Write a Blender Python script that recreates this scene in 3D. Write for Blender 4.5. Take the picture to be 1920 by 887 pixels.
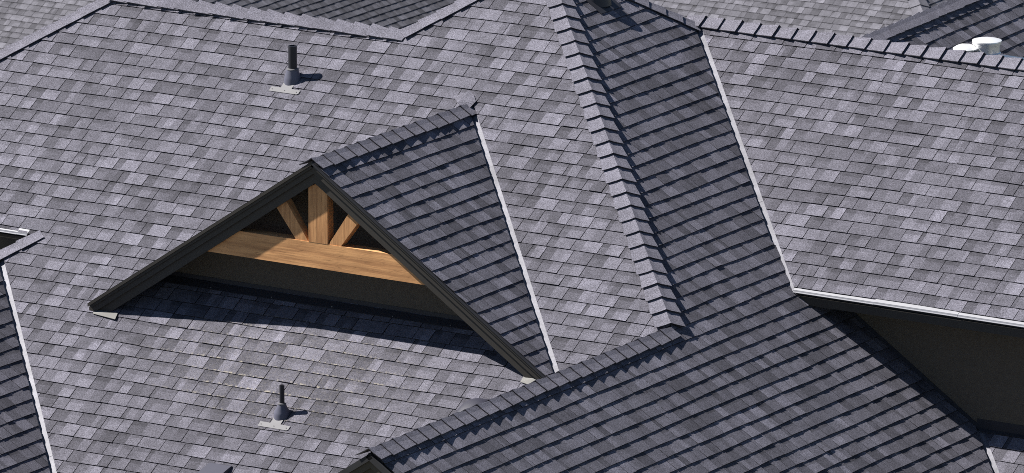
import bpy, math, random
from mathutils import Vector, Matrix
from mathutils.bvhtree import BVHTree

scene = bpy.context.scene
for o in list(bpy.data.objects):
    bpy.data.objects.remove(o)
C = scene.collection
rnd = random.Random(7)
V = Vector

# ------------------------------------------------------------------ camera
CAM_POS = V((43.4075, -65.5706, 20.1868))
ELEV, AZI = math.radians(13.857), math.radians(32.212)
F_PX, W_PX, H_PX = 16476.0, 1920.0, 887.0
RIGHT = V((math.cos(AZI), math.sin(AZI), 0))
FWD = V((-math.sin(AZI) * math.cos(ELEV), math.cos(AZI) * math.cos(ELEV), -math.sin(ELEV)))
UP = RIGHT.cross(FWD)
cd = bpy.data.cameras.new("camera")
cam = bpy.data.objects.new("camera", cd)
C.objects.link(cam)
cam.matrix_world = Matrix.Translation(CAM_POS) @ Matrix((RIGHT, UP, -FWD)).transposed().to_4x4()
cd.sensor_width = 36.0
cd.lens = F_PX / W_PX * 36.0
cd.clip_start, cd.clip_end = 1.0, 3000.0
cd.dof.use_dof = True
cd.dof.focus_distance = 81.0
cd.dof.aperture_fstop = 18.0
scene.camera = cam

# ------------------------------------------------------------------ light
SUN = V((1.0, 0.24, -1.075)).normalized()          # direction the light travels
world = bpy.data.worlds.new("World")
scene.world = world
world.use_nodes = True
wn = world.node_tree
wn.nodes.clear()
sky = wn.nodes.new('ShaderNodeTexSky')
sky.sky_type = 'NISHITA'
sky.sun_disc = False
sky.altitude = 3000.0
sky.dust_density = 0.2
sky.sun_elevation = math.asin(-SUN.z)
sky.sun_rotation = math.atan2(-SUN.x, -SUN.y)
bg = wn.nodes.new('ShaderNodeBackground')
bg.inputs['Strength'].default_value = 0.05
wo = wn.nodes.new('ShaderNodeOutputWorld')
wn.links.new(sky.outputs[0], bg.inputs[0])
wn.links.new(bg.outputs[0], wo.inputs[0])
sl = bpy.data.lights.new("sun", 'SUN')
sl.energy = 5.0
sl.angle = math.radians(0.53)
sl.color = (1.0, 0.965, 0.92)
so = bpy.data.objects.new("sun", sl)
C.objects.link(so)
so.rotation_euler = SUN.to_track_quat('-Z', 'Y').to_euler()
so.location = (-30, -10, 40)
scene.view_settings.view_transform = 'Standard'
scene.view_settings.look = 'None'
scene.view_settings.exposure = 0.92
scene.view_settings.gamma = 1.0
scene.cycles.use_denoising = False          # keep the granules
scene.cycles.filter_width = 0.9

# ------------------------------------------------------------------ materials
def new_mat(name):
    m = bpy.data.materials.new(name)
    m.use_nodes = True
    nt = m.node_tree
    b = nt.nodes['Principled BSDF']
    return m, nt, b

def N(nt, t, **kw):
    n = nt.nodes.new(t)
    for k, v in kw.items():
        setattr(n, k, v)
    return n

def math_n(nt, op, a, b=None, c=None, clamp=False):
    n = N(nt, 'ShaderNodeMath', operation=op, use_clamp=clamp)
    for i, x in enumerate((a, b, c)):
        if x is None:
            continue
        if isinstance(x, (int, float)):
            n.inputs[i].default_value = x
        else:
            nt.links.new(x, n.inputs[i])
    return n.outputs[0]

def map_n(nt, x, a, b, c, d, smooth=False):
    n = N(nt, 'ShaderNodeMapRange')
    if smooth:
        n.interpolation_type = 'SMOOTHSTEP'
    nt.links.new(x, n.inputs[0])
    for i, v in enumerate((a, b, c, d)):
        n.inputs[i + 1].default_value = v
    return n.outputs[0]

def noise(nt, vec, scale, detail=2.0, rough=0.5, dims='3D'):
    n = N(nt, 'ShaderNodeTexNoise')
    n.inputs['Scale'].default_value = scale
    n.inputs['Detail'].default_value = detail
    n.inputs['Roughness'].default_value = rough
    nt.links.new(vec, n.inputs['Vector'])
    return n.outputs['Fac']

def shingle_material(name, base, soft=False):
    """Asphalt shingle: a granule mix, the piece's own blend colour, the dark band printed along the top."""
    m, nt, b = new_mat(name)
    geo = N(nt, 'ShaderNodeNewGeometry')
    pos = geo.outputs['Position']
    tone = N(nt, 'ShaderNodeAttribute', attribute_name='tone').outputs['Fac']
    band = N(nt, 'ShaderNodeAttribute', attribute_name='band').outputs['Fac']
    uv = N(nt, 'ShaderNodeUVMap', uv_map='uv')
    sep = N(nt, 'ShaderNodeSeparateXYZ')
    nt.links.new(uv.outputs[0], sep.inputs[0])
    g1 = noise(nt, pos, 95.0, 2.0, 0.6)
    g2 = noise(nt, pos, 240.0, 1.0, 0.5)
    g3 = noise(nt, pos, 9.0, 3.0, 0.6)
    g4 = noise(nt, pos, 1.1, 3.0, 0.55)
    amp = 0.6 if soft else 1.0
    f1 = map_n(nt, g1, 0.3, 0.7, 1 - .46 * amp, 1 + .48 * amp)
    f2 = map_n(nt, g2, 0.3, 0.7, 1 - .42 * amp, 1 + .44 * amp)
    f3 = map_n(nt, g3, 0.3, 0.7, .86, 1.14)
    f4 = map_n(nt, g4, 0.3, 0.7, .93, 1.07)
    jit = math_n(nt, 'MULTIPLY_ADD', g3, 0.012, sep.outputs[1])
    bd = map_n(nt, jit, .098, .112, 0.0, 1.0, True)
    bd = math_n(nt, 'MULTIPLY', bd, band)
    bf = math_n(nt, 'MULTIPLY_ADD', bd, -0.32, 1.0)
    # pale construction dust caught along the lower edges below the timbered gable
    sx = N(nt, 'ShaderNodeSeparateXYZ')
    nt.links.new(pos, sx.inputs[0])
    dx = math_n(nt, 'MULTIPLY_ADD', sx.outputs[0], 0.75, 0.0)
    dy = math_n(nt, 'MULTIPLY_ADD', sx.outputs[1], 1.7, 0.95)
    dz = math_n(nt, 'MULTIPLY_ADD', sx.outputs[2], 1.2, 0.45)
    rad = math_n(nt, 'SQRT', math_n(nt, 'ADD', math_n(nt, 'MULTIPLY', dx, dx), math_n(nt, 'ADD', math_n(nt, 'MULTIPLY', dy, dy), math_n(nt, 'MULTIPLY', dz, dz))))
    patch = map_n(nt, rad, 0.35, 1.5, 1.0, 0.0, True)
    edge = map_n(nt, sep.outputs[1], 0.004, 0.022, 1.0, 0.12)
    fleck = map_n(nt, noise(nt, pos, 38.0, 3.0, 0.7), .50, .62, 0.0, 1.0)
    dust = math_n(nt, 'MULTIPLY', math_n(nt, 'MULTIPLY', patch, edge), fleck)
    k = math_n(nt, 'MULTIPLY', f1, f2)
    k = math_n(nt, 'MULTIPLY', k, f3)
    k = math_n(nt, 'MULTIPLY', k, f4)
    k = math_n(nt, 'MULTIPLY', k, bf)
    k = math_n(nt, 'MULTIPLY', k, tone)
    mix = N(nt, 'ShaderNodeVectorMath', operation='SCALE')
    mix.inputs[0].default_value = base
    nt.links.new(k, mix.inputs['Scale'])
    dm = N(nt, 'ShaderNodeMix', data_type='RGBA')
    nt.links.new(dust, dm.inputs[0])
    nt.links.new(mix.outputs[0], dm.inputs[6])
    dm.inputs[7].default_value = (0.30, 0.27, 0.22, 1)
    nt.links.new(dm.outputs[2], b.inputs['Base Color'])
    b.inputs['Roughness'].default_value = 0.9
    b.inputs['Specular IOR Level'].default_value = 0.25
    bump = N(nt, 'ShaderNodeBump')
    bump.inputs['Strength'].default_value = 0.35
    bump.inputs['Distance'].default_value = 0.0022
    nt.links.new(g2, bump.inputs['Height'])
    nt.links.new(bump.outputs[0], b.inputs['Normal'])
    return m

def plain_material(name, col, rough=0.5, metallic=0.0, var=0.12, scale=6.0, spec=0.4, stretch=None, bump=0.0):
    m, nt, b = new_mat(name)
    geo = N(nt, 'ShaderNodeNewGeometry')
    vec = geo.outputs['Position']
    if stretch:
        mp = N(nt, 'ShaderNodeMapping')
        mp.inputs['Scale'].default_value = stretch
        nt.links.new(vec, mp.inputs[0])
        vec = mp.outputs[0]
    a = noise(nt, vec, scale, 4.0, 0.6)
    c = noise(nt, vec, scale * 17, 2.0, 0.5)
    k = math_n(nt, 'MULTIPLY', map_n(nt, a, .25, .75, 1 - var, 1 + var), map_n(nt, c, .25, .75, 1 - var * .6, 1 + var * .6))
    s = N(nt, 'ShaderNodeVectorMath', operation='SCALE')
    s.inputs[0].default_value = col
    nt.links.new(k, s.inputs['Scale'])
    nt.links.new(s.outputs[0], b.inputs['Base Color'])
    b.inputs['Roughness'].default_value = rough
    b.inputs['Metallic'].default_value = metallic
    b.inputs['Specular IOR Level'].default_value = spec
    if bump:
        bp = N(nt, 'ShaderNodeBump')
        bp.inputs['Strength'].default_value = bump
        bp.inputs['Distance'].default_value = 0.004
        nt.links.new(c, bp.inputs['Height'])
        nt.links.new(bp.outputs[0], b.inputs['Normal'])
    return m

def wood_material(name, axis):
    m, nt, b = new_mat(name)
    tc = N(nt, 'ShaderNodeTexCoord')
    mp = N(nt, 'ShaderNodeMapping')
    sc = [22.0, 22.0, 22.0]
    sc[axis] = 1.3
    mp.inputs['Scale'].default_value = sc
    nt.links.new(tc.outputs['Object'], mp.inputs[0])
    a = noise(nt, mp.outputs[0], 1.0, 5.0, 0.62)
    c = noise(nt, mp.outputs[0], 5.0, 3.0, 0.6)
    d = noise(nt, tc.outputs['Object'], 2.2, 2.0, 0.5)
    ramp = N(nt, 'ShaderNodeValToRGB')
    ramp.color_ramp.elements[0].position = 0.28
    ramp.color_ramp.elements[0].color = (0.40, 0.19, 0.082, 1) if axis == 0 else (0.36, 0.168, 0.070, 1)
    ramp.color_ramp.elements[1].position = 0.62
    ramp.color_ramp.elements[1].color = (0.76, 0.400, 0.170, 1) if axis == 0 else (0.66, 0.345, 0.148, 1)
    nt.links.new(a, ramp.inputs[0])
    crack = map_n(nt, c, .30, .38, .45, 1.0)
    k = math_n(nt, 'MULTIPLY', crack, map_n(nt, d, .3, .7, .88, 1.1))
    s = N(nt, 'ShaderNodeVectorMath', operation='SCALE')
    nt.links.new(ramp.outputs[0], s.inputs[0])
    nt.links.new(k, s.inputs['Scale'])
    nt.links.new(s.outputs[0], b.inputs['Base Color'])
    b.inputs['Roughness'].default_value = 0.75
    b.inputs['Specular IOR Level'].default_value = 0.2
    bp = N(nt, 'ShaderNodeBump')
    bp.inputs['Strength'].default_value = 0.5
    bp.inputs['Distance'].default_value = 0.006
    nt.links.new(a, bp.inputs['Height'])
    nt.links.new(bp.outputs[0], b.inputs['Normal'])
    return m

SH = (0.1065, 0.1025, 0.1235)
M_SH = shingle_material("asphalt_shingle", SH)
M_SHFAR = shingle_material("asphalt_shingle_far", (0.114, 0.111, 0.127), True)
M_DECK = plain_material("roofing_felt", (0.03, 0.03, 0.033), 0.95)
M_PAINT = plain_material("dark_brown_paint", (0.042, 0.037, 0.031), 0.55, var=0.08, scale=14)
M_WALL = plain_material("dark_stucco", (0.108, 0.089, 0.068), 0.9, var=0.12, scale=25, bump=0.6)
M_METAL = plain_material("valley_metal", (0.150, 0.149, 0.172), 0.5, 0.15, var=0.34, scale=3.2, stretch=(1, 1, 1))
M_EDGE = plain_material("drip_edge_metal", (0.28, 0.28, 0.30), 0.45, 0.1, var=0.08, scale=5)
M_TAN = plain_material("tan_flashing", (0.115, 0.112, 0.104), 0.5, 0.0, var=0.1)
M_DFL = plain_material("dark_flashing", (0.028, 0.028, 0.034), 0.5, 0.0, var=0.1)
M_LEAD = plain_material("grey_flange", (0.125, 0.123, 0.131), 0.55, 0.1, var=0.08)
M_BOOT = plain_material("slate_boot", (0.105, 0.105, 0.14), 0.5, var=0.06)
M_PIPE = plain_material("black_pipe", (0.022, 0.022, 0.028), 0.42, var=0.08)
M_HOOD = plain_material("slate_hood", (0.062, 0.062, 0.085), 0.6, var=0.05)
M_HOOD2 = plain_material("dark_slate_hood", (0.030, 0.030, 0.046), 0.55, var=0.05)
M_WHITE = plain_material("white_metal", (0.84, 0.84, 0.84), 0.30, 0.35, var=0.03)
M_NAIL = plain_material("nail_head", (0.5, 0.48, 0.44), 0.4, 0.6)
M_GROUND = plain_material("dry_ground", (0.11, 0.10, 0.065), 0.95, var=0.3, scale=0.4)
M_WOODX = wood_material("cedar_along_x", 0)
M_WOODZ = wood_material("cedar_along_z", 2)

# ------------------------------------------------------------------ builders
WLOC = {}
OCC_V, OCC_F = [], []          # big surfaces, used to tell which pieces are hidden

class MB:
    def __init__(self):
        self.v, self.f, self.tone, self.band, self.uv = [], [], [], [], []
    def face(self, pts, tone=1.0, band=0.0, uvs=None):
        i = len(self.v)
        self.v += [tuple(p) for p in pts]
        self.f.append(tuple(range(i, i + len(pts))))
        self.tone.append(tone); self.band.append(band)
        self.uv += uvs if uvs else [(0.0, 0.0)] * len(pts)
    def prism(self, top, bot, tone=1.0, band=0.0, uvs=None, closed=True, edge=0.92):
        n = len(top)
        self.face(top, tone, band, uvs)
        for i in range(n):
            j = (i + 1) % n
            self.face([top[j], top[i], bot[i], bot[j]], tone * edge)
        if closed:
            self.face(list(reversed(bot)), tone)
    def box(self, lo, hi):
        x0, y0, z0 = lo; x1, y1, z1 = hi
        self.prism([V((x0, y0, z1)), V((x1, y0, z1)), V((x1, y1, z1)), V((x0, y1, z1))],
                   [V((x0, y0, z0)), V((x1, y0, z0)), V((x1, y1, z0)), V((x0, y1, z0))])
    def lathe(self, base, axis, prof, n=24, cap=True):
        """prof: (radius, height) pairs along the axis, outside from the bottom up."""
        axis = axis.normalized()
        a = axis.orthogonal().normalized(); b = axis.cross(a)
        rings = [[base + axis * h + (a * math.cos(2 * math.pi * k / n) + b * math.sin(2 * math.pi * k / n)) * r
                  for k in range(n)] for r, h in prof]
        for q in range(len(rings) - 1):
            for k in range(n):
                l = (k + 1) % n
                self.face([rings[q][k], rings[q][l], rings[q + 1][l], rings[q + 1][k]])
        if cap:
            self.face(list(reversed(rings[0])))
            self.face(rings[-1])

def build(name, mb, mat, parent=None, origin=None, smooth=False, weld=False):
    if origin is None:
        n = len(mb.v)
        origin = V((sum(p[0] for p in mb.v) / n, sum(p[1] for p in mb.v) / n, sum(p[2] for p in mb.v) / n))
    me = bpy.data.meshes.new(name)
    me.from_pydata([(p[0] - origin.x, p[1] - origin.y, p[2] - origin.z) for p in mb.v], [], mb.f)
    at = me.attributes.new('tone', 'FLOAT', 'FACE'); at.data.foreach_set('value', mb.tone)
    at = me.attributes.new('band', 'FLOAT', 'FACE'); at.data.foreach_set('value', mb.band)
    ul = me.uv_layers.new(name='uv')
    flat = []
    for p in mb.uv:
        flat += [p[0], p[1]]
    ul.data.foreach_set('uv', flat)
    if weld:
        import bmesh
        bm = bmesh.new(); bm.from_mesh(me)
        bmesh.ops.remove_doubles(bm, verts=bm.verts, dist=1e-5)
        bm.to_mesh(me); bm.free()
    if smooth:
        me.polygons.foreach_set('use_smooth', [True] * len(me.polygons))
        try:
            me.set_sharp_from_angle(angle=math.radians(35))
        except Exception:
            pass
    me.materials.append(mat)
    me.update()
    o = bpy.data.objects.new(name, me)
    C.objects.link(o)
    WLOC[o] = origin.copy()
    if parent is not None:
        o.parent = parent
        o.location = origin - WLOC[parent]
    else:
        o.location = origin
    return o

def tag(o, label=None, cat=None, group=None, kind=None):
    if label: o['label'] = label
    if cat: o['category'] = cat
    if group: o['group'] = group
    if kind: o['kind'] = kind
    return o

def thing(name, loc, label, cat, group=None):
    o = bpy.data.objects.new(name, None)
    o.empty_display_size = 0.3
    C.objects.link(o)
    o.location = loc
    WLOC[o] = V(loc)
    return tag(o, label, cat, group)

def to_px(P):
    q = P - CAM_POS
    z = q.dot(FWD)
    return (W_PX / 2 + F_PX * q.dot(RIGHT) / z, H_PX / 2 - F_PX * q.dot(UP) / z)

def occlude(polys):
    for pl in polys:
        i = len(OCC_V)
        OCC_V.extend(pl)
        OCC_F.append(tuple(range(i, i + len(pl))))

# ---- roof planes: z = c + gx*x + gy*y ; courses run along U, V points up the slope
PITCH = 2.0 / 3.0
KS = math.hypot(1, PITCH)
EXPO = 0.148

class Plane:
    def __init__(self, c, gx, gy, rot=0.0, pivot=(0, 0)):
        self.rot, self.pv = rot, pivot
        self.c, self.gx, self.gy = c, gx, gy
        self.up2 = V((gx, gy)).normalized()
        self.u2 = V((self.up2.y, -self.up2.x))      # course direction, to the right when looking up the slope
        self.n = V((-gx, -gy, 1)).normalized()
        self.U = V((self.u2.x, self.u2.y, 0))
        self.S = self.n.cross(self.U).normalized()
        if self.S.z < 0:
            self.S = -self.S
    def z(self, x, y):
        return self.c + self.gx * x + self.gy * y
    def P(self, x, y, h=0.0):
        return V((x, y, self.z(x, y))) + self.n * h
    def xy(self, u, s):                               # u along the course, s metres up the slope
        t = s / KS
        return (self.u2.x * u + self.up2.x * t, self.u2.y * u + self.up2.y * t)
    def us(self, x, y):
        return (self.u2.x * x + self.u2.y * y, (self.up2.x * x + self.up2.y * y) * KS)

def clip(poly, a, b, c):
    """keep a*x+b*y<=c ; poly of (x,y)"""
    out = []
    n = len(poly)
    for i in range(n):
        p, q = poly[i], poly[(i + 1) % n]
        dp, dq = a * p[0] + b * p[1] - c, a * q[0] + b * q[1] - c
        if dp <= 0:
            out.append(p)
        if (dp < 0 < dq) or (dq < 0 < dp):
            t = dp / (dp - dq)
            out.append((p[0] + (q[0] - p[0]) * t, p[1] + (q[1] - p[1]) * t))
    return out

def area(poly):
    return 0.5 * abs(sum(poly[i][0] * poly[(i + 1) % len(poly)][1] - poly[(i + 1) % len(poly)][0] * poly[i][1] for i in range(len(poly))))

def clip_all(poly, hs):
    for h in hs:
        poly = clip(poly, *h)
        if len(poly) < 3:
            return []
    return poly

def subtract(polys, region):
    out = []
    for poly in polys:
        cur = poly
        for (a, b, c) in region:
            outside = clip(cur, -a, -b, -c)
            if len(outside) >= 3 and area(outside) > 1e-5:
                out.append(outside)
            cur = clip(cur, a, b, c)
            if len(cur) < 3:
                break
    return out

TONES = [0.67, 0.79, 0.91, 1.0, 1.09, 1.19, 1.34]

def shingle_cells(pl, include, exclude, bbox, phase, seed, cull=650, wmul=1.0):
    """lay courses over the plane; every cell is one visible shingle tab: (score, centroid, MB)"""
    r = random.Random(seed)
    us = [pl.us(x, y) for x in bbox[0::2][:2] for y in bbox[1::2][:2]]
    u0, u1 = min(p[0] for p in us), max(p[0] for p in us)
    s0, s1 = min(p[1] for p in us), max(p[1] for p in us)
    out = []
    k = math.floor((s0 - phase) / EXPO)
    while phase + k * EXPO < s1:
        sb = phase + k * EXPO
        k += 1
        w1, w2, ph1, ph2 = r.uniform(1.5, 3), r.uniform(4, 7), r.uniform(0, 6.3), r.uniform(0, 6.3)
        wob = lambda u: 0.0048 * math.sin(w1 * u + ph1) + 0.002 * math.sin(w2 * u + ph2)
        u = u0 - r.uniform(0, 0.4)
        raised = r.random() < .5
        jump = 0.0
        while u < u1:
            if raised:
                w = r.choice((0.11, 0.14, 0.16, 0.18, 0.21)) * wmul
                T = r.uniform(0.0138, 0.0156)
                tone = r.choices(TONES, (.8, 2, 3, 3, 3, 3, 2.6))[0]
                band = r.choices((0, 0.6, 1), (6, 2, 2))[0]
                gap = 0.0055
            else:
                w = r.choice((0.04, 0.08, 0.11, 0.13, 0.16)) * wmul
                T = r.uniform(0.0112, 0.0128)
                tone = r.choices(TONES, (4, 4, 3, 2, 1, 1, .8))[0]
                band = r.choices((0, 0.6, 1), (4, 2, 4))[0]
                gap = 0.0
            if r.random() < 0.12:
                jump = r.uniform(-0.003, 0.003)
            tone *= r.uniform(.96, 1.04)
            if r.random() < .012:
                T += .004                              # a tab that has lifted a little
            a0, a1 = u, u + w - gap
            b0, b1 = sb + wob(a0) + jump, sb + wob(a1) + jump
            top = sb + EXPO + 0.022
            quad = [pl.xy(a0, b0), pl.xy(a1, b1), pl.xy(a1, top), pl.xy(a0, top)]
            u += w
            was_raised = raised
            if raised and r.random() < 0.16:
                pass                                   # two raised tabs butt together
            else:
                raised = not raised
            cx, cy = pl.xy((a0 + a1) / 2, sb + EXPO / 2)
            cpx = to_px(pl.P(cx, cy))
            if not (-cull < cpx[0] < W_PX + cull and -cull < cpx[1] < H_PX + cull):
                continue
            polys = []
            for reg in include:
                q = clip_all(quad, reg)
                if len(q) >= 3 and area(q) > 2e-5:
                    polys.append(q)
            for ex in exclude:
                polys = subtract(polys, ex)
            polys = [q for q in polys if area(q) > 3e-5]
            if not polys:
                continue
            if was_raised and r.random() < .4:            # printed in two tones
                us_ = a0 + (a1 - a0) * r.uniform(.3, .7)
                t2 = tone * r.choice((.72, .8, .86, 1.16, 1.24))
                cs_ = [(1.0, us_), (-1.0, -us_)]
                polys = [(clip(q, g * pl.u2.x, g * pl.u2.y, c_), tt) for q in polys for (g, c_), tt in zip(cs_, (tone, t2))]
                polys = [(q, tt) for q, tt in polys if len(q) >= 3]
            else:
                polys = [(q, tone) for q in polys]
            mb = MB()
            px_area = 0
            cen = V((0, 0, 0)); cnt = 0
            hu = 0.0036
            tw = r.uniform(-.0012, .0012)
            for q, tone_q in polys:
                tops, bots, uvs, pq = [], [], [], []
                for (x, y) in q:
                    uu, ss = pl.us(x, y)
                    f = min(1.0, max(0.0, (ss - sb) / (top - sb)))
                    h = T + (hu - T) * f + tw * (1 - f) * (uu - a0) / w * 2
                    tops.append(pl.P(x, y, h)); bots.append(pl.P(x, y, -0.002))
                    uvs.append((uu - a0, ss - sb)); pq.append(to_px(pl.P(x, y)))
                    cen += tops[-1]; cnt += 1
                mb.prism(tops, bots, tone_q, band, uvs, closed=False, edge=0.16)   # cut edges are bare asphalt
                px_area += area(pq)
            cpt = cen / cnt
            e = to_px(cpt)
            vis = 0 < e[0] < W_PX and 0 < e[1] < H_PX
            out.append([px_area if vis else 0.0, cpt + pl.n * 0.02, mb])
    return out

def deck(name, pl, poly, parent, mat=None, thick=0.05, lift=-0.014, occ=True):
    top = [pl.P(x, y, lift) for x, y in poly]
    bot = [pl.P(x, y, lift - thick) for x, y in poly]
    mb = MB(); mb.prism(top, bot)
    if occ:
        occlude([top])
    return build(name, mb, mat or M_DECK, parent)

def cap_run(A, B, nA, nB, parent, mat=None, w=0.125, expo=0.195, seed=1, butt=0.019, lift=0.0, name='ridge_cap'):
    """caps folded over the line A->B; each cap's raised butt looks towards A."""
    r = random.Random(seed)
    D = (B - A); L = D.length; D.normalize()
    wa = nA.cross(D).normalized(); wb = nB.cross(D).normalized()
    if wa.z > 0: wa = -wa
    if wb.z > 0: wb = -wb
    if wa.z > -1e-6 or wb.z > -1e-6: pass
    upv = (nA + nB).normalized()
    n = max(1, int(round(L / expo)))
    ex = L / n
    objs = []
    for i in range(n):
        t0, t1 = i * ex, i * ex + ex * 1.16
        if i == n - 1:
            t1 = L
        tone = 1.30 * r.uniform(.92, 1.08)
        sk = r.uniform(-.004, .004)
        ww = w + r.uniform(-.004, .004)
        mb = MB()
        rows = []
        for (t, lf, fl) in ((t0, butt * r.uniform(.9, 1.12), .012), (t0 + (t1 - t0) * .5, butt * .55, .002), (t1, 0.004, -.006)):
            o = A + D * t
            pts = []
            for (side, nn, sg) in ((wa, nA, 1), (wb, nB, -1)):
                e1 = o + side * (ww + fl) + nn * (0.019 + lf * 1.0) + D * sk * sg
                e2 = o + side * (ww * .30) + nn * (0.011 + lf * .98)
                pts.append([e1, e2])
            crest = o + upv * ((0.012 + lf * .95) / max(.5, upv.dot(nA)))
            row = pts[0] + [crest] + list(reversed(pts[1]))
            rows.append(row)
        th = 0.007
        for a, b2 in ((0, 1), (1, 2)):
            for k in range(4):
                q = [rows[a][k], rows[a][k + 1], rows[b2][k + 1], rows[b2][k]]
                uvq = [(0, 0)] * 4
                mb.face(q, tone, 0, uvq)
                mb.face([p - upv * th for p in reversed(q)], tone, 0, uvq)
        for k in range(4):
            mb.face([rows[0][k + 1], rows[0][k], rows[0][k] - upv * th, rows[0][k + 1] - upv * th], tone * .35)
        for k in (0, 4):
            for a, b2 in ((0, 1), (1, 2)):
                mb.face([rows[a][k], rows[b2][k], rows[b2][k] - upv * th, rows[a][k] - upv * th], tone * .35)
        objs.append(build(name, mb, mat or M_SH, parent))
    return objs

def flashing(name, A, B, nA, nB, wA, wB, parent, mat=None, h=-0.009, seam=1.6):
    """V of bent sheet metal in a valley; wA / wB are the leg widths up each slope."""
    D = (B - A); L = D.length; D.normalize()
    wa = nA.cross(D).normalized(); wb = nB.cross(D).normalized()
    if wa.z < 0: wa = -wa
    if wb.z < 0: wb = -wb
    upv = (nA + nB).normalized()
    n = max(1, int(round(L / seam)))
    mb = MB()
    for i in range(n):
        a, b = A + D * (L * i / n), A + D * (L * (i + 1) / n + (0.04 if i < n - 1 else 0))
        d = 0.0025 * (i % 2)
        pts = []
        for o in (a, b):
            ca = o + upv * (h + d)
            pts.append((o + wa * wA + nA * (h + d + .002), ca, o + wb * wB + nB * (h + d + .002)))
        for k in (0, 1):
            q = [pts[0][k], pts[0][k + 1], pts[1][k + 1], pts[1][k]]
            mb.prism(q, [p - upv * 0.003 for p in q])
    return build(name, mb, mat or M_METAL, parent)

def finish_shingles(cells, limit, house, stuff_name, mat, owners):
    """the pieces that show largest become parts of their slope, the rest one joined part."""
    tree = BVHTree.FromPolygons(OCC_V, OCC_F)
    for c in cells:
        if c[0] > 0:
            d = c[1] - CAM_POS
            dist = d.length
            hit = tree.ray_cast(CAM_POS, d / dist)
            if hit[0] is not None and hit[3] < dist - 0.12:
                c[0] = 0.0
    order = sorted(range(len(cells)), key=lambda i: -cells[i][0])
    rest = MB()
    for rank, i in enumerate(order):
        sc, cen, mb, own = cells[i]
        if rank < limit and sc > 0:
            build('shingle', mb, mat, owners[own])
        else:
            off = len(rest.v)
            rest.v += mb.v
            rest.f += [tuple(j + off for j in f) for f in mb.f]
            rest.tone += mb.tone; rest.band += mb.band; rest.uv += mb.uv
    if rest.f:
        tag(build(stuff_name, rest, mat, house), kind='stuff')

# ================================================================== THE GROUND
gm = MB()
def terrain(x, y):
    t = min(1.0, max(0.0, (y - 6) / 45.0))
    return -7.2 - 12.5 * t * t * (3 - 2 * t)
def axis_steps(lo, hi, n):
    return [lo + (hi - lo) * i / n for i in range(n + 1)]
gx = [-1500, -500, -200] + axis_steps(-110, 110, 22) + [200, 500, 1500]
gy = [-1500, -500, -200] + axis_steps(-110, 150, 26) + [250, 600, 1500]
for i in range(len(gx) - 1):
    for j in range(len(gy) - 1):
        q = [(gx[i], gy[j]), (gx[i + 1], gy[j]), (gx[i + 1], gy[j + 1]), (gx[i], gy[j + 1])]
        gm.face([V((x, y, terrain(x, y))) for x, y in q])
tag(build('ground', gm, M_GROUND, origin=V((0, 0, -7.2)), weld=True), 'dry sloping ground around the houses', kind='structure')

# ================================================================== THE MAIN HOUSE
house = thing('house', (0, 2, -7.2), 'large grey shingled house roof filling the picture, with a small timbered gable', 'house')

PF = Plane(0.0, 0, PITCH)                     # wide front slope
P2 = Plane(2.645, -PITCH, 0)                  # slope facing right
P3 = Plane(-1.378, 0, PITCH)                  # front slope of the right wing
P5 = Plane(-2.84, 0, PITCH)                   # lowest front slope, bottom right
PL = Plane(-2.405, -PITCH, 0)                 # slope at the left edge
PN = Plane(2.60, PITCH, 0)                    # slopes that look away from the camera
PB = Plane(5.32, 0, -PITCH)
XD, ZD = 0.125, 1.580                         # dormer ridge
PDR = Plane(ZD + PITCH * XD, -PITCH, 0)
PDL = Plane(ZD - PITCH * XD, PITCH, 0)
ZW, YW = 2.02, 3.03                           # left wing ridge
ZR3, YR3 = 2.015, (2.015 + 1.378) / PITCH     # right wing ridge
XG, ZG = 3.5175, 0.300                        # lower gable ridge
HR = 2.645 / PITCH                            # right hip: x + y = HR
HL = 2.73 / PITCH                             # left main hip: y - x = HL
HW = 4.94 / PITCH                             # hip at the far left end of the left wing
HB = 2.60 / PITCH                             # short hip at the left edge
AX = (HR - HL) / 2; AY = (HR + HL) / 2; AZ = PITCH * AY
EY = 0.40                                     # left wing eave
VL = -2.405 / PITCH                           # left valley: x + y = VL
V3 = (2.645 + 1.378) / PITCH                  # valley of the right wing
V5 = (2.645 + 2.84) / PITCH
E3 = 2.44                                     # right wing eave
YWALL = 2.87

# ---- decks
sl_front = deck('roof_slope', PF, [(-HW + EY, EY), (YW - HW, YW), (YW - HL, YW), (AX, AY), (XG, HR - XG), (XG, 0.45),
                                   (0.40, -2.65), (VL + 2.65, -2.65), (VL + 1.0, -1.0), (-3.72, .16), (-3.48, EY)], house)
sl_right = deck('roof_slope', P2, [(XG, -4.56), (6.6, -4.56), (6.6, V5 - 6.6), (V5 - YWALL, YWALL), (V3 - YWALL + .04, YWALL),
                                   (1.06, V3 - 1.06), (AX, AY), (XG, HR - XG)], house)
sl_wing = deck('roof_slope', P3, [(V3 - E3, E3), (7.6, E3), (7.6, YR3), (V3 - YR3, YR3)], house, thick=0.06)
sl_low = deck('roof_slope', P5, [(V5 - YWALL, YWALL), (V5 - 1.2, 1.2), (8.6, 1.2), (8.6, YWALL)], house)
sl_left = deck('roof_slope', PL, [(-4.1, -5.0), (VL + 5.0, -5.0), (VL - .16, .16), (-4.1, .4)], house)
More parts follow.
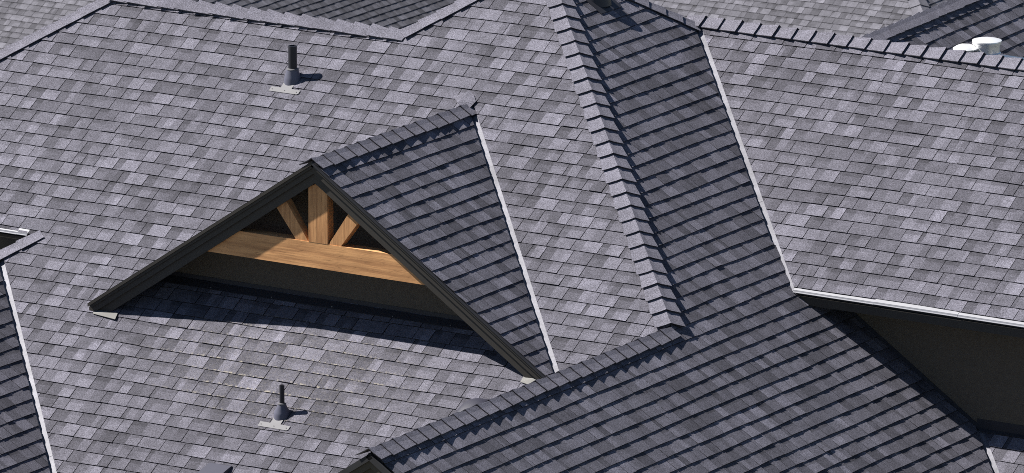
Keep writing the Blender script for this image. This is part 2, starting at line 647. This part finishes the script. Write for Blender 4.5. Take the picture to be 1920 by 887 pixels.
# slopes that face away
deck('roof_slope', PN, [(-5.6, .9), (-3.75, .17), (AX, AY), (-2.4, 6.6), (-5.6, 6.6)], house)
deck('roof_slope', PB, [(AX, AY), (1.03, 5.05), (3.2, 7.6), (-2.6, 7.6)], house)
PW = Plane(ZW + PITCH * YW, 0, -PITCH)
deck('roof_slope', PW, [(YW - HW, YW), (YW - HL, YW), (-2.4, 5.6), (-7.0, 5.6)], house)
PR = Plane(ZR3 + PITCH * YR3, 0, -PITCH)
deck('roof_slope', PR, [(V3 - YR3, YR3), (7.6, YR3), (7.6, 7.6), (3.2, 7.6)], house)
PE = Plane(4.94, PITCH, 0)
deck('roof_slope', PE, [(YW - HW, YW), (-7.2, 5.4), (-7.2, .3)], house)
PG = Plane(ZG - PITCH * XG, PITCH, 0)
deck('roof_slope', PG, [(XG, -4.56), (XG, .47), (2.5, -.55), (.6, -2.5), (.6, -4.56)], house)

# ---- shingles
cells = []
cut = 0.056                                     # bare metal left on the sunny side of each valley
def lay(pl, owner, include, exclude, bbox, phase, seed):
    for c in shingle_cells(pl, include, exclude, bbox, phase, seed):
        cells.append(c + [owner])
owners = {}
owners['front'], owners['right'], owners['wing'], owners['low'], owners['left'] = sl_front, sl_right, sl_wing, sl_low, sl_left
VD = (ZD + PITCH * XD) / PITCH                  # dormer valley right: x + y = VD
VDL = (ZD - PITCH * XD) / PITCH                 # dormer valley left: y - x = VDL
ck = cut * 1.08
lay(PF, 'front',
    [[(1, 1, HR), (-1, 1, HL), (0, -1, 2.62)], [(0, 1, YW), (0, -1, -EY - .012), (-1, 1, HW), (1, -1, -HL)]],
    [[(1, 1, VD + ck), (-1, 1, VDL), (0, -1, -0.21)],                       # under the dormer
     [(1, 1, VD + ck), (-1, -1, -(VD - .10)), (0, -1, .19), (0, 1, .3)],
     [(1, 1, VL + ck), (0, 1, .30)],                                        # beyond the left valley
     [(-1, 1, 6.0), (1, -1, -HB), (0, 1, EY)],                              # beyond the short hip
     [(-1, 1, -3.02), (1, 0, 9.0)]],                                        # under the lower gable
    (-7.2, -2.7, 3.6, 4.0), 3.198 - 30 * EXPO, 11)
lay(P2, 'right',
    [[(-1, -1, -HR), (1, 1, V3 - .03), (-1, 1, 5.32 / PITCH - HR - .0), (0, -1, -YWALL)],
     [(0, 1, YWALL), (0, -1, -.4), (-1, -1, -HR), (1, 1, V5 - .03)],
     [(0, 1, .4), (-1, 0, -XG), (0, -1, 4.54), (1, 0, 6.5)]],
    [], (-.2, -4.6, 6.6, 5.2), 1.0731 - 40 * EXPO, 22)
lay(P3, 'wing', [[(-1, -1, -(V3 + ck)), (0, -1, -E3 - .028), (0, 1, YR3), (1, 0, 7.5)]], [], (.9, 2.4, 7.6, 5.2), 2.969 - 10 * EXPO, 33)
lay(P5, 'low', [[(-1, -1, -(V5 + ck)), (0, 1, YWALL - .01), (1, 0, 8.4), (0, -1, -1.25)]], [], (5.3, 1.2, 8.4, 2.9), 0.3, 44)
lay(PL, 'left', [[(1, 1, VL - .03), (-1, 0, 4.1), (0, 1, .15), (0, -1, 5)]], [], (-4.1, -5, 1.4, .3), 0.05, 55)

# ---- ridge and hip caps (each run starts at the end its butts look to)
UPX = lambda pl: pl.n
hipN = lambda pl: pl.n
cap_run(V((XG - .02, HR - XG + .02, PITCH * (HR - XG) + .02)), V((AX, AY, AZ)), PF.n, P2.n, house, seed=1, butt=.026)
yt = .16
cap_run(V((-3.78, HB - 3.78, PITCH * (HB - 3.78))), V((EY - HB + .04, EY + .04, PITCH * (EY + .04))), PF.n, PN.n, house, seed=2, expo=.30)
cap_run(V((YW - HL, YW, ZW)), V((AX, AY, AZ)), PF.n, PN.n, house, seed=3)
cap_run(V((-5.9, HW - 5.9, PITCH * (HW - 5.9))), V((YW - HW, YW, ZW)), PF.n, PE.n, house, seed=4)
cap_run(V((YW - HW, YW, ZW)), V((YW - HL + .08, YW, ZW)), PF.n, PW.n, house, seed=5, butt=.036)
cap_run(V((7.6, YR3, ZR3)), V((V3 - YR3 - .06, YR3, ZR3)), P3.n, PR.n, house, seed=6, expo=.203, butt=.027)
bx = 1.03
cap_run(V((bx, PB.us(0, 0)[0] + (5.32 - P2.z(bx, 0)) / PITCH, P2.z(bx, 0))), V((AX, AY, AZ)), P2.n, PB.n, house, seed=7)
cap_run(V((XG, -4.57, ZG)), V((XG, HR - XG, ZG)), P2.n, PG.n, house, seed=8, butt=.020)

# ---- valley metal
def on(pl, x, y): return V((x, y, pl.z(x, y)))
flashing('valley_flashing', on(P3, V3 - YR3 + .05, YR3 - .05), on(P3, V3 - E3 + .01, E3 - .01), P3.n, P2.n, .085, .05, house)
flashing('valley_flashing', on(P5, V5 - YWALL + .01, YWALL - .01), on(P5, V5 - 1.2, 1.2), P5.n, P2.n, .085, .05, house)
flashing('valley_flashing', on(PF, VL - .10, .10), on(PF, VL + 2.65, -2.65), PF.n, PL.n, .085, .05, house)

# ---- right wing: eave, soffit, wall
def drip(x0, x1, y, pl, parent, seg=0.92, first=0.0):
    """bright flange along an eave, in lengths that lap, with a turned-down lip"""
    x = x0
    i = 0
    while x < x1 - .05:
        e = min(x1, x + seg + (first if i == 0 else 0))
        mb = MB()
        d = 0.0025 * (i % 2)
        a, b = y + .004, y + .075
        q = [pl.P(x, a, .004 + d), pl.P(e + .02, a, .004 + d), pl.P(e + .02, b, .004 + d), pl.P(x, b, .004 + d)]
        mb.prism(q, [p - V((0, 0, .003)) for p in q])
        q2 = [pl.P(x, a - .004, .004 + d), pl.P(e + .02, a - .004, .004 + d)]
        lip = [q2[0], q2[1], q2[1] - V((0, .004, .015)), q2[0] - V((0, .004, .015))]
        mb.prism(lip, [p + V((0, .003, 0)) for p in lip])
        hem = [lip[3] + V((0, -.012, 0)), lip[2] + V((0, -.012, 0)), lip[2] + V((0, .002, .004)), lip[3] + V((0, .002, .004))]
        mb.prism(hem, [p - V((0, 0, .003)) for p in hem])
        build('drip_edge', mb, M_EDGE, parent)
        x = e
        i += 1
drip(V3 - E3 + .04, 7.6, E3, P3, house, .86)
m = MB(); m.box((V3 - E3 + .10, E3 + .012, .125), (7.6, E3 + .036, .205)); build('fascia', m, M_PAINT, house)
m = MB(); m.box((V3 - E3 + .15, E3 + .04, .128), (7.6, YWALL - .002, .142)); build('soffit', m, M_PAINT, house)
m = MB()
wp = [(3.55, .46), (7.6, .46), (7.6, -7.2), (3.55, -7.2)]
m.prism([V((x, YWALL, z)) for x, z in wp], [V((x, YWALL + .12, z)) for x, z in wp])
build('wall', m, M_WALL, house); occlude([[V((x, YWALL, z)) for x, z in wp]])
m = MB()                                         # apron where the low slope meets the wall
q = [P5.P(V5 - YWALL + .03, YWALL - .03, .016), P5.P(7.6, YWALL - .03, .016), P5.P(7.6, YWALL - .003, .016), P5.P(V5 - YWALL + .03, YWALL - .003, .016)]
m.prism(q, [p - V((0, 0, .003)) for p in q])
q = [V((V5 - YWALL, YWALL - .006, P5.z(0, YWALL) + .10)), V((7.6, YWALL - .006, P5.z(0, YWALL) + .10)), V((7.6, YWALL - .006, P5.z(0, YWALL) + .0)), V((V5 - YWALL, YWALL - .006, P5.z(0, YWALL)))]
m.prism(q, [p + V((0, .004, 0)) for p in q])
build('apron_flashing', m, M_DFL, house)
m = MB()                                         # step flashing up the sloping foot of the wall
n = 17
for i in range(n):
    xa = 3.75 + (V5 - YWALL - 3.75) * i / n; xb = 3.75 + (V5 - YWALL - 3.75) * (i + 1) / n + .02
    q = [V((xa, YWALL - .007 - .0015 * (i % 2), P2.z(xa, 0) + .055)), V((xb, YWALL - .007 - .0015 * (i % 2), P2.z(xb, 0) + .055)),
         V((xb, YWALL - .007 - .0015 * (i % 2), P2.z(xb, 0) - .01)), V((xa, YWALL - .007 - .0015 * (i % 2), P2.z(xa, 0) - .01))]
    m.prism(q, [p + V((0, .004, 0)) for p in q])
build('step_flashing', m, M_DFL, house)

# ---- left wing eave over the short hip
drip(-7.0, -3.60, EY - .005, PF, house, .66)
m = MB(); m.box((-7.0, EY + .012, .06), (-3.62, EY + .036, .225)); build('fascia', m, M_PAINT, house)
m = MB(); m.box((-7.0, EY + .04, .07), (-3.5, .846, .085)); build('soffit', m, M_PAINT, house)
m = MB(); m.box((-7.0, .85, -7.2), (-2.8, .97, .44)); build('wall', m, M_WALL, house)
# ---- lower gable front, rakes and the walls under the eaves
def rake(xr, zr, x_end, y, up, dn, parent, name='rake_board', th=.024):
    """board hung under a sloping roof edge; up / dn measured straight down from the edge line"""
    mb = MB()
    sg = 1 if x_end > xr else -1
    z_end = zr - PITCH * abs(x_end - xr)
    top = [V((xr, y, zr - up)), V((x_end + sg * 0, y, z_end - up))]
    lo = [V((xr, y, zr - dn)), V((x_end, y, z_end - dn))]
    q = [lo[0], lo[1], top[1], top[0]]
    mb.prism(q, [p + V((0, th, 0)) for p in q])
    return build(name, mb, M_PAINT, parent)
YG = -4.57
for xe in (XG + 3.0, XG - 3.0):
    rake(XG, ZG - .012, xe, YG + .03, .03, .135, house)
    rake(XG, ZG - .012, xe, YG + .054, .135, .245, house)
m = MB()
wp = [(XG - 2.7, ZG - .1 - 1.8), (XG, ZG - .1), (XG + 2.7, ZG - .1 - 1.8), (XG + 2.7, -7.2), (XG - 2.7, -7.2)]
m.prism([V((x, YG + .45, z)) for x, z in wp], [V((x, YG + .6, z)) for x, z in wp])
build('wall', m, M_WALL, house)
m = MB(); m.box((-.4, -2.35, -7.2), (.80, -2.2, -1.62)); build('wall', m, M_WALL, house)
m = MB(); m.box((XG + 2.5, YG + .7, -7.2), (XG + 2.65, YWALL - .1, -1.6)); build('wall', m, M_WALL, house)
m = MB(); m.box((-6.8, 5.1, -7.2), (7.3, 5.25, .4)); build('wall', m, M_WALL, house)

# ---- the dormer gable: wall, roof, timbers, boards
YF = -0.30
m = MB()
wy = .20
wp = [(XD - 2.25, .02), (XD + 2.25, .02), (XD + .0, ZD - .10)]
wz = PITCH * wy
wp = [(XD - (ZD - .10 - wz) / PITCH, wz - .02), (XD + (ZD - .10 - wz) / PITCH, wz - .02), (XD, ZD - .10)]
m.prism([V((x, wy, z)) for x, z in wp], [V((x, wy + .1, z)) for x, z in wp])
dormer = build('dormer', m, M_WALL, house)
dormer['label'] = 'small gable dormer with cedar truss under dark boards'
occlude([[V((x, wy, z)) for x, z in wp]])
XR = XD + 2.525; XL = XD - 2.525
deck('roof_deck', PDR, [(XD, YF), (XR, YF), (XR + .02, VD - XR - .02), (XD, VD - XD)], dormer, M_PAINT, thick=.035)
deck('roof_deck', PDL, [(XD - .002, YF), (XL, YF), (XL, VDL + XL), (XD - .002, VDL + XD)], dormer, M_PAINT, thick=.035)
owners['dormer'] = dormer
lay(PDR, 'dormer', [[(-1, 0, -XD), (0, -1, -YF + .012), (1, 1, VD - .03), (1, 0, XR - .005)]], [], (XD, YF - .1, XR + .1, 2.5), -.3752 - 20 * EXPO, 66)
cap_run(V((XD, YF - .02, ZD)), V((XD, VD - XD + .04, ZD)), PDR.n, PDL.n, dormer, seed=9, expo=.198, butt=.020)
flashing('valley_flashing', on(PF, XD + .10, VD - XD - .10), on(PF, XR + .03, VD - XR - .03), PF.n, PDR.n, .085, .05, dormer)
# thin bright edge strips along both rakes
for sg, xe in ((1, XR), (-1, XL)):
    mb = MB()
    ze = ZD - PITCH * 2.525
    q = [V((XD, YF - .012, ZD + .004)), V((xe, YF - .012, ze + .004)), V((xe, YF + .05, ze + .004)), V((XD, YF + .05, ZD + .004))]
    if sg < 0: q = list(reversed(q))
    mb.prism(q, [p - V((0, 0, .006)) for p in q])
    q = [V((XD, YF - .012, ZD + .0)), V((xe, YF - .012, ze + .0)), V((xe, YF - .012, ze - .03)), V((XD, YF - .012, ZD - .03))]
    mb.prism(q, [p + V((0, .003, 0)) for p in q])
    build('drip_edge', mb, M_DFL if sg > 0 else M_PAINT, dormer)
for xe in (XR, XL):
    rake(XD, ZD, xe, YF + .015, .036, .118, dormer, th=.02)
    rake(XD, ZD, xe + (-.06 if xe > XD else .06), YF + .036, .118, .212, dormer, th=.02)
# eave returns closing the bottom ends
for sg, xe in ((1, XR), (-1, XL)):
    ze = ZD - PITCH * 2.525
    mb = MB()
    q = [V((xe, YF + .02, ze - .108)), V((xe - sg * .34, YF + .02, ze - .112)), V((xe - sg * .30, .18, ze - .112)), V((xe, .06, ze - .108))]
    if sg > 0: q = list(reversed(q))
    mb.prism(q, [p - V((0, 0, .012)) for p in q])
    build('eave_return', mb, M_PAINT, dormer)
# cedar truss
YB = -0.238
def timber(name, pts, depth, mat, y=YB, zaxis=False):
    mb = MB()
    q = [V((x + .03, y, z + .014)) for x, z in pts]
    mb.prism(q, [p + V((0, depth, 0)) for p in q])
    return build(name, mb, mat, dormer)
timber('tie_beam', [(XD - 1.42, .545), (XD + 1.42, .545), (XD + 1.03, .765), (XD + .90, .786), (XD - .90, .786), (XD - 1.03, .765)], .13, M_WOODX)
timber('king_post', [(.008, .787), (.216, .787), (.216, 1.300), (XD - .02, 1.350), (.008, 1.300)], .10, M_WOODZ, YB - .002)
for sg in (-1, 1):
    xc = XD - .013
    pts = [(.108, .784), (.205, .784), (.415, 1.075), (.415, 1.185), (.352, 1.185)]
    pts = [(.112, .786), (.246, .786), (.476, 1.084), (.368, 1.160)]
    q = [(xc + sg * a, z) for a, z in pts]
    if sg < 0: q = list(reversed(q))
    L0, L1 = V((pts[0][0], 0, pts[0][1])), V((pts[3][0], 0, pts[3][1]))
    timber('brace', q, .09, M_WOODZ, YB + .004)
# apron flashing along the foot of the wall, with nail heads
m = MB()
q = [PF.P(XD - 2.2, .12, .017), PF.P(XD + 2.2, .12, .017), PF.P(XD + 2.0, .196, .017), PF.P(XD - 2.0, .196, .017)]
m.prism(q, [p - V((0, 0, .003)) for p in q])
q = [V((XD + 2.0, .194, wz + .05)), V((XD - 2.0, .194, wz + .05)), V((XD - 2.0, .194, wz)), V((XD + 2.0, .194, wz))]
q = list(reversed(q))
m.prism(q, [p + V((0, .003, 0)) for p in q])
apron = build('apron_flashing', m, M_DFL, dormer)
m = MB()
for x in (-1.3, -.62, .05, .72, 1.35, 1.9):
    m.lathe(PF.P(x, .135, .018), PF.n, [(.006, 0), (.006, .003)], 8)
build('nail_head', m, M_NAIL, dormer)['kind'] = 'stuff'
# pale plates under both rake ends
for (x0, x1, y0, y1) in ((-2.34, -2.06, -.335, -.265), (2.38, 2.54, -.33, -.24)):
    mb = MB()
    q = [PF.P(x0, y0 + .03, .018), PF.P(x1, y0, .030), PF.P(x1 - .02, y1, .024), PF.P(x0, y1, .018)]
    mb.prism(q, [p - V((0, 0, .003)) for p in q])
    build('kickout_flashing', mb, M_TAN, dormer)
# flattened caps closing the dormer ridge where it dies into the slope
def flap(pts, tone, th=.007):
    mb = MB()
    q = [PF.P(x, y, h) for x, y, h in pts]
    mb.prism(q, [p - PF.n * th for p in q], tone, edge=.4)
    build('ridge_cap', mb, M_SH, dormer)
flap([(-.075, 2.425, .030), (.035, 2.345, .060), (.155, 2.275, .030), (.185, 2.41, .026), (.12, 2.475, .022), (.05, 2.515, .022), (.01, 2.46, .032)], 1.2)

finish_shingles(cells, 300, house, 'shingle_field', M_SH, owners)

# ================================================================== VENTS ON THE ROOF
def vent_pipe(base, pl, r_pipe, height, r_boot, r_collar, h_boot, flange, label, group='black vent pipes in flared boots'):
    root = thing('vent_pipe', base, label, 'vent pipe', group)
    up = V((0, 0, 1))
    m = MB()
    m.lathe(base, up, [(r_pipe, 0.0), (r_pipe, height), (r_pipe * .78, height), (r_pipe * .76, height - .12)], 24, cap=False)
    m.lathe(base + up * (height - .12), up, [(r_pipe * .76, 0), (0.001, .001)], 24, cap=False)
    build('pipe', m, M_PIPE, root, smooth=True, weld=True)
    m = MB()
    m.lathe(base - up * .04, up, [(r_boot * 1.12, 0), (r_boot * 1.05, .05), (r_boot, .075), (r_collar * 1.12, h_boot + .03), (r_collar * 1.12, h_boot + .04), (r_pipe * .99, h_boot + .045)], 28, cap=False)
    boot = build('boot', m, M_BOOT, root, smooth=True, weld=True)
    m = MB()
    m.lathe(base + up * (h_boot - .006), up, [(r_collar * 1.1, 0), (r_collar * 1.16, .006), (r_collar * 1.1, .014), (r_pipe * 1.01, .018)], 28, cap=False)
    build('collar', m, M_LEAD, boot, smooth=True, weld=True)
    fw, fh, nw, drop = flange
    m = MB()
    ub, sb = pl.us(base.x, base.y)
    def Q(u, s, h=.016):
        x, y = pl.xy(ub + u, sb + s)
        return pl.P(x, y, h)
    ol = [(-fw, -drop - fh), (fw - .015, -drop - fh), (fw, -drop - fh + .012), (fw, -drop - .004), (nw, -drop), (nw, .06), (-nw, .06), (-nw, -drop), (-fw, -drop), ]
    m.prism([Q(u, s) for u, s in ol], [Q(u, s, .013) for u, s in ol])
    fl = build('flange', m, M_LEAD, root)
    m = MB()
    for u in (-fw * .85, 0, fw * .82):
        x, y = pl.xy(ub + u, sb - drop - fh * .55)
        m.lathe(pl.P(x, y, .016), pl.n, [(.0055, 0), (.0055, .003)], 8)
    build('nail_head', m, M_PIPE, fl)['kind'] = 'stuff'
    return root

vent_pipe(PF.P(-1.872, 2.380), PF, .042, .335, .078, .052, .105, (.165, .060, .062, .128),
          'taller black vent pipe on the wide front slope above the timbered gable')
vent_pipe(PF.P(.229, -.982), PF, .0235, .285, .072, .036, .105, (.165, .058, .055, .122),
          'shorter thin black vent pipe on the front slope below the timbered gable')
# dark flue on the right-facing slope, cut by the top of the frame
bp = P2.P(.46, 4.10)
root = thing('flue_pipe', bp, 'thick dark flue at the top edge, casting a long shadow on the right-facing slope', 'flue')
m = MB(); m.lathe(bp - V((0, 0, .06)), V((0, 0, 1)), [(.15, 0), (.135, .08), (.085, .11), (.080, .115)], 28, cap=False)
build('boot', m, M_PIPE, root, smooth=True, weld=True)
m = MB(); m.lathe(bp, V((0, 0, 1)), [(.09, 0), (.09, .075), (.10, .08), (.10, .095), (.09, .097), (.02, .098)], 28, cap=False)
build('pipe', m, M_PIPE, root, smooth=True, weld=True)
m = MB()
ub, sb = P2.us(bp.x, bp.y)
ol = [(-.19, -.20), (.19, -.20), (.19, .20), (-.19, .20)]
m.prism([P2.P(*P2.xy(ub + a, sb + b), .018) for a, b in ol], [P2.P(*P2.xy(ub + a, sb + b), .013) for a, b in ol])
build('flange', m, M_DFL, root)

# slant-back box vent at the bottom edge
def box_vent(base, pl, label):
    root = thing('roof_vent', base, label, 'roof vent')
    ub, sb = pl.us(base.x, base.y)
    def Q(u, s, h):
        return pl.P(*pl.xy(ub + u, sb + s), h)
    m = MB()
    prof = [(.17, .016), (.155, .030), (.10, .050), (0, .085), (-.12, .125), (-.20, .150)]
    for i in range(len(prof) - 1):
        (s0, h0), (s1, h1) = prof[i], prof[i + 1]
        m.face([Q(-.12, s1, h1), Q(.12, s1, h1), Q(.12, s0, h0), Q(-.12, s0, h0)])
        m.face([Q(.12, s1, h1), Q(.123, s1, .01), Q(.123, s0, .01), Q(.12, s0, h0)])
        m.face([Q(-.12, s0, h0), Q(-.123, s0, .01), Q(-.123, s1, .01), Q(-.12, s1, h1)])
    m.face([Q(-.12, -.20, .150), Q(-.12, -.20, .115), Q(.12, -.20, .115), Q(.12, -.20, .150)])
    build('hood', m, M_HOOD, root)
    m = MB()
    for k in range(4):  # louver slats across the mouth
        h = .02 + k * .024
        m.prism([Q(-.11, -.19, h + .012), Q(.11, -.19, h + .012), Q(.11, -.17, h + .018), Q(-.11, -.17, h + .018)],
                [Q(-.11, -.19, h + .009), Q(.11, -.19, h + .009), Q(.11, -.17, h + .015), Q(-.11, -.17, h + .015)])
    build('mouth_infill', m, M_PIPE, root)
    m = MB()
    q = [Q(-.22, -.26, .018), Q(.22, -.26, .018), Q(.22, -.02, .014), Q(-.22, -.02, .014)]
    m.prism(q, [Q(-.22, -.26, .015), Q(.22, -.26, .015), Q(.22, -.02, .011), Q(-.22, -.02, .011)])
    build('flange', m, M_LEAD, root)
    return root
box_vent(PF.P(-.05, -1.70), PF, 'boxy slate roof vent cut by the bottom edge of the picture')
# arched hood vent peeping over the lower ridge
bp = PF.P(2.12, -.735)
root = thing('hood_vent', bp, 'low arched slate vent hood half hidden behind the lower ridge caps', 'roof vent')
ub, sb = PF.us(bp.x, bp.y)
def hood_pt(k, sv, n=14, w=.17, H=.095, D=.25):
    t = max(0.0, 1 - (sv / D) ** 2) ** .5
    a = math.pi * k / n
    return PF.P(*PF.xy(ub - w * (.35 + .65 * t) * math.cos(a), sb + sv), .012 + H * t * math.sin(a) ** .8)
m = MB()
sv = [0, .05, .10, .15, .20, .24, .265]
for i in range(len(sv) - 1):
    for k in range(14):
        m.face([hood_pt(k, sv[i]), hood_pt(k + 1, sv[i]), hood_pt(k + 1, sv[i + 1]), hood_pt(k, sv[i + 1])])
for k in range(14):
    q = [hood_pt(k, 0), hood_pt(k + 1, 0)]
    c = [PF.P(*PF.xy(ub, sb), .0) * .07 + p * .93 for p in q]
    m.face([q[1], q[0], c[0], c[1]])
build('hood', m, M_HOOD2, root, smooth=True, weld=True)
m = MB()  # flat black sheet across the mouth, its colour standing in for the shade inside
q = [PF.P(*PF.xy(ub, sb + .03), .0) * .04 + hood_pt(k, .03) * .96 for k in range(15)]
m.prism(list(reversed(q)), [p + PF.S * .01 for p in reversed(q)])
build('mouth_infill', m, M_PIPE, root)
m = MB()
ol = [(-.18, -.03), (.19, -.03), (.19, .06), (-.18, .06)]
m.prism([PF.P(*PF.xy(ub + x, sb + y), .013) for x, y in ol], [PF.P(*PF.xy(ub + x, sb + y), .010) for x, y in ol])
build('flange', m, M_LEAD, root)

# ================================================================== HOUSE JUST BEHIND, UPPER RIGHT
def rotated_plane(P0, ang, kind):
    """plane through P0; kind 'x' falls towards +x', 'y' rises towards +y', in axes turned by ang"""
    ex = V((math.cos(ang), math.sin(ang))); ey = V((-math.sin(ang), math.cos(ang)))
    g = -ex * PITCH if kind == 'x' else (ey * PITCH if kind == 'y' else ex * PITCH)
    return Plane(P0.z - g.x * P0.x - g.y * P0.y, g.x, g.y), ex, ey

A = V((-.634, 11.136, .49)); ang = math.radians(2.93)
PC, ex, ey = rotated_plane(A, ang, 'x')
PCb, _, _ = rotated_plane(A, ang, 'n')
back = thing('house', (1, 16, terrain(0, 14)), 'neighbouring house behind the right ridge, its dark slope carrying two white metal vents', 'house', None)
def C2(a, b):
    return (A.x + ex.x * a + ey.x * b, A.y + ex.y * a + ey.y * b)
dk = deck('roof_slope', PC, [C2(0, -2.0), C2(5.0, -2.0), C2(5.0, 9), C2(0, 9)], back, occ=True)
deck('roof_slope', PCb, [C2(0, 9), C2(-5.0, 9), C2(-5.0, -2.0), C2(0, -2.0)], back, occ=False)
cs = []
def hp(v2, off, s=1):      # half-plane  s*v.(p-A) <= off
    return (s * v2.x, s * v2.y, off + s * (v2.x * A.x + v2.y * A.y))
for c in shingle_cells(PC, [[hp(ex, 0, -1), hp(ex, 4.9), hp(ey, 8.8), hp(ey, 1.9, -1)]], [], (-2, 8, 6, 22), .02, 77, cull=120):
    cs.append(c + ['c'])
finish_shingles(cs, 300, back, 'shingle_field', M_SH, {'c': dk})
cap_run(V((*C2(0, 6), A.z)), V((*C2(0, -1.5), A.z)), PC.n, PCb.n, back, seed=31, expo=.2)
m = MB()
q = [(0, -.12), (4.4, -.12 - 4.4 * PITCH), (4.4, -8.8), (-4.4, -8.8), (-4.4, -.12 - 4.4 * PITCH)]
m.prism([V((*C2(a, -1.6), A.z + z)) for a, z in q], [V((*C2(a, -1.45), A.z + z)) for a, z in q])
build('wall', m, M_WALL, back)

def at_px(px, py, pl):
    """point of a plane seen at a place of the photograph (used for the small far fittings only)"""
    d = FWD + RIGHT * ((px - W_PX / 2) / F_PX) - UP * ((py - H_PX / 2) / F_PX)
    p0 = V((0, 0, pl.c))
    t = (p0 - CAM_POS).dot(pl.n) / d.dot(pl.n)
    return CAM_POS + d * t

b1 = at_px(1850, 116, PC)
root = thing('roof_vent', b1, 'white ribbed metal vent cylinder with a flat lid behind the right ridge', 'roof vent')
m = MB(); m.lathe(b1 - V((0, 0, .1)), V((0, 0, 1)), [(.135, 0), (.135, .17), (.148, .18), (.148, .20), (.137, .21), (.137, .285), (.152, .295), (.152, .318), (.140, .326)], 36, cap=False)
build('drum', m, M_WHITE, root, smooth=True, weld=True)
m = MB(); m.lathe(b1 + V((0, 0, .215)), V((0, 0, 1)), [(.150, 0), (.156, .004), (.154, .016), (.135, .022), (.03, .034)], 36)
build('lid', m, M_WHITE, root, smooth=True, weld=True)
b2 = at_px(1806, 96, PC)
root = thing('roof_vent', b2, 'flat white round vent cap just left of the white ribbed cylinder', 'roof vent')
m = MB(); m.lathe(b2 + V((0, 0, .02)), V((0, 0, 1)), [(.15, 0), (.158, .01), (.158, .018), (.12, .035), (.02, .045)], 36)
build('lid', m, M_WHITE, root, smooth=True, weld=True)
m = MB(); m.lathe(b2 - V((0, 0, .12)), V((0, 0, 1)), [(.09, 0), (.09, .15)], 24)
build('throat', m, M_WHITE, root, smooth=True)
mb = MB()
ca, cb = at_px(1872, 109, PC), at_px(1960, 121, PC)
ca, cb = [p + (CAM_POS - p).normalized() * .45 for p in (ca, cb)]     # front lip of a low metal cricket
q = [ca, cb, cb + V((0, .05, .030)), ca + V((0, .05, .030))]
mb.prism(q, [V((p.x, p.y, PC.z(p.x, p.y) - .02)) for p in q])
build('cricket_flashing', mb, M_WHITE, back)

# ================================================================== HOUSES FAR BELOW
def far_house(A, label, x_hip, seed, spans, ridge_back):
    """hipped roof: front slope left of the hip, right-facing slope right of it; A is a point on the hip"""
    PFf = Plane(A.z - PITCH * A.y, 0, PITCH)
    PXf = Plane(A.z + PITCH * A.x, -PITCH, 0)
    k = A.x + A.y
    up, dn, left = spans
    hs = thing('house', (A.x, A.y + 3, terrain(A.x, A.y)), label, 'house', 'houses on the lower ground behind')
    d1 = deck('roof_slope', PFf, [(A.x - left, A.y - dn), (A.x + dn, A.y - dn), (A.x - up, A.y + up), (A.x - left, A.y + up)], hs, occ=False)
    d2 = deck('roof_slope', PXf, [(A.x - up, A.y + up), (A.x + dn, A.y - dn), (A.x + dn, A.y + ridge_back), (A.x - up, A.y + ridge_back)], hs, occ=False)
    cs = []
    for c in shingle_cells(PFf, [[(1, 1, k), (-1, 0, -(A.x - left)), (0, 1, A.y + up), (0, -1, -(A.y - dn))]], [],
                           (A.x - left, A.y - dn, A.x + dn, A.y + up), .05, seed, cull=60):
        cs.append(c + ['f'])
    for c in shingle_cells(PXf, [[(-1, -1, -k), (1, 0, A.x + dn), (0, 1, A.y + ridge_back), (-1, 0, -(A.x - up))]], [],
                           (A.x - up, A.y - dn, A.x + dn, A.y + ridge_back), .09, seed + 1, cull=60):
        cs.append(c + ['x'])
    finish_shingles(cs, 300, hs, 'shingle_field', M_SHFAR, {'f': d1, 'x': d2})
    cap_run(V((A.x + min(dn, 1.5), A.y - min(dn, 1.5), PFf.z(0, A.y - min(dn, 1.5)))), V((A.x - min(up, 1.2), A.y + min(up, 1.2), PFf.z(0, A.y + min(up, 1.2)))), PFf.n, PXf.n, hs, M_SHFAR, seed=seed + 2, expo=.22, w=.17)
    zw = PFf.z(0, A.y - dn) - .05
    m = MB(); m.box((A.x - left + .3, A.y - dn + .4, terrain(0, A.y) - .5), (A.x + dn - .4, A.y + ridge_back - .3, zw))
    build('wall', m, M_WALL, hs)
    return hs
far_house(V((-48.57, 68.01, -15.19)), 'grey shingled house far below, seen over the left ridge', 0, 101, (3.0, 3.4, 9.0), 9.5)
far_house(V((-32.07, 67.93, -13.42)), 'grey shingled house far below, seen over the right ridge', 0, 131, (3.0, 3.4, 6.6), 6.0)
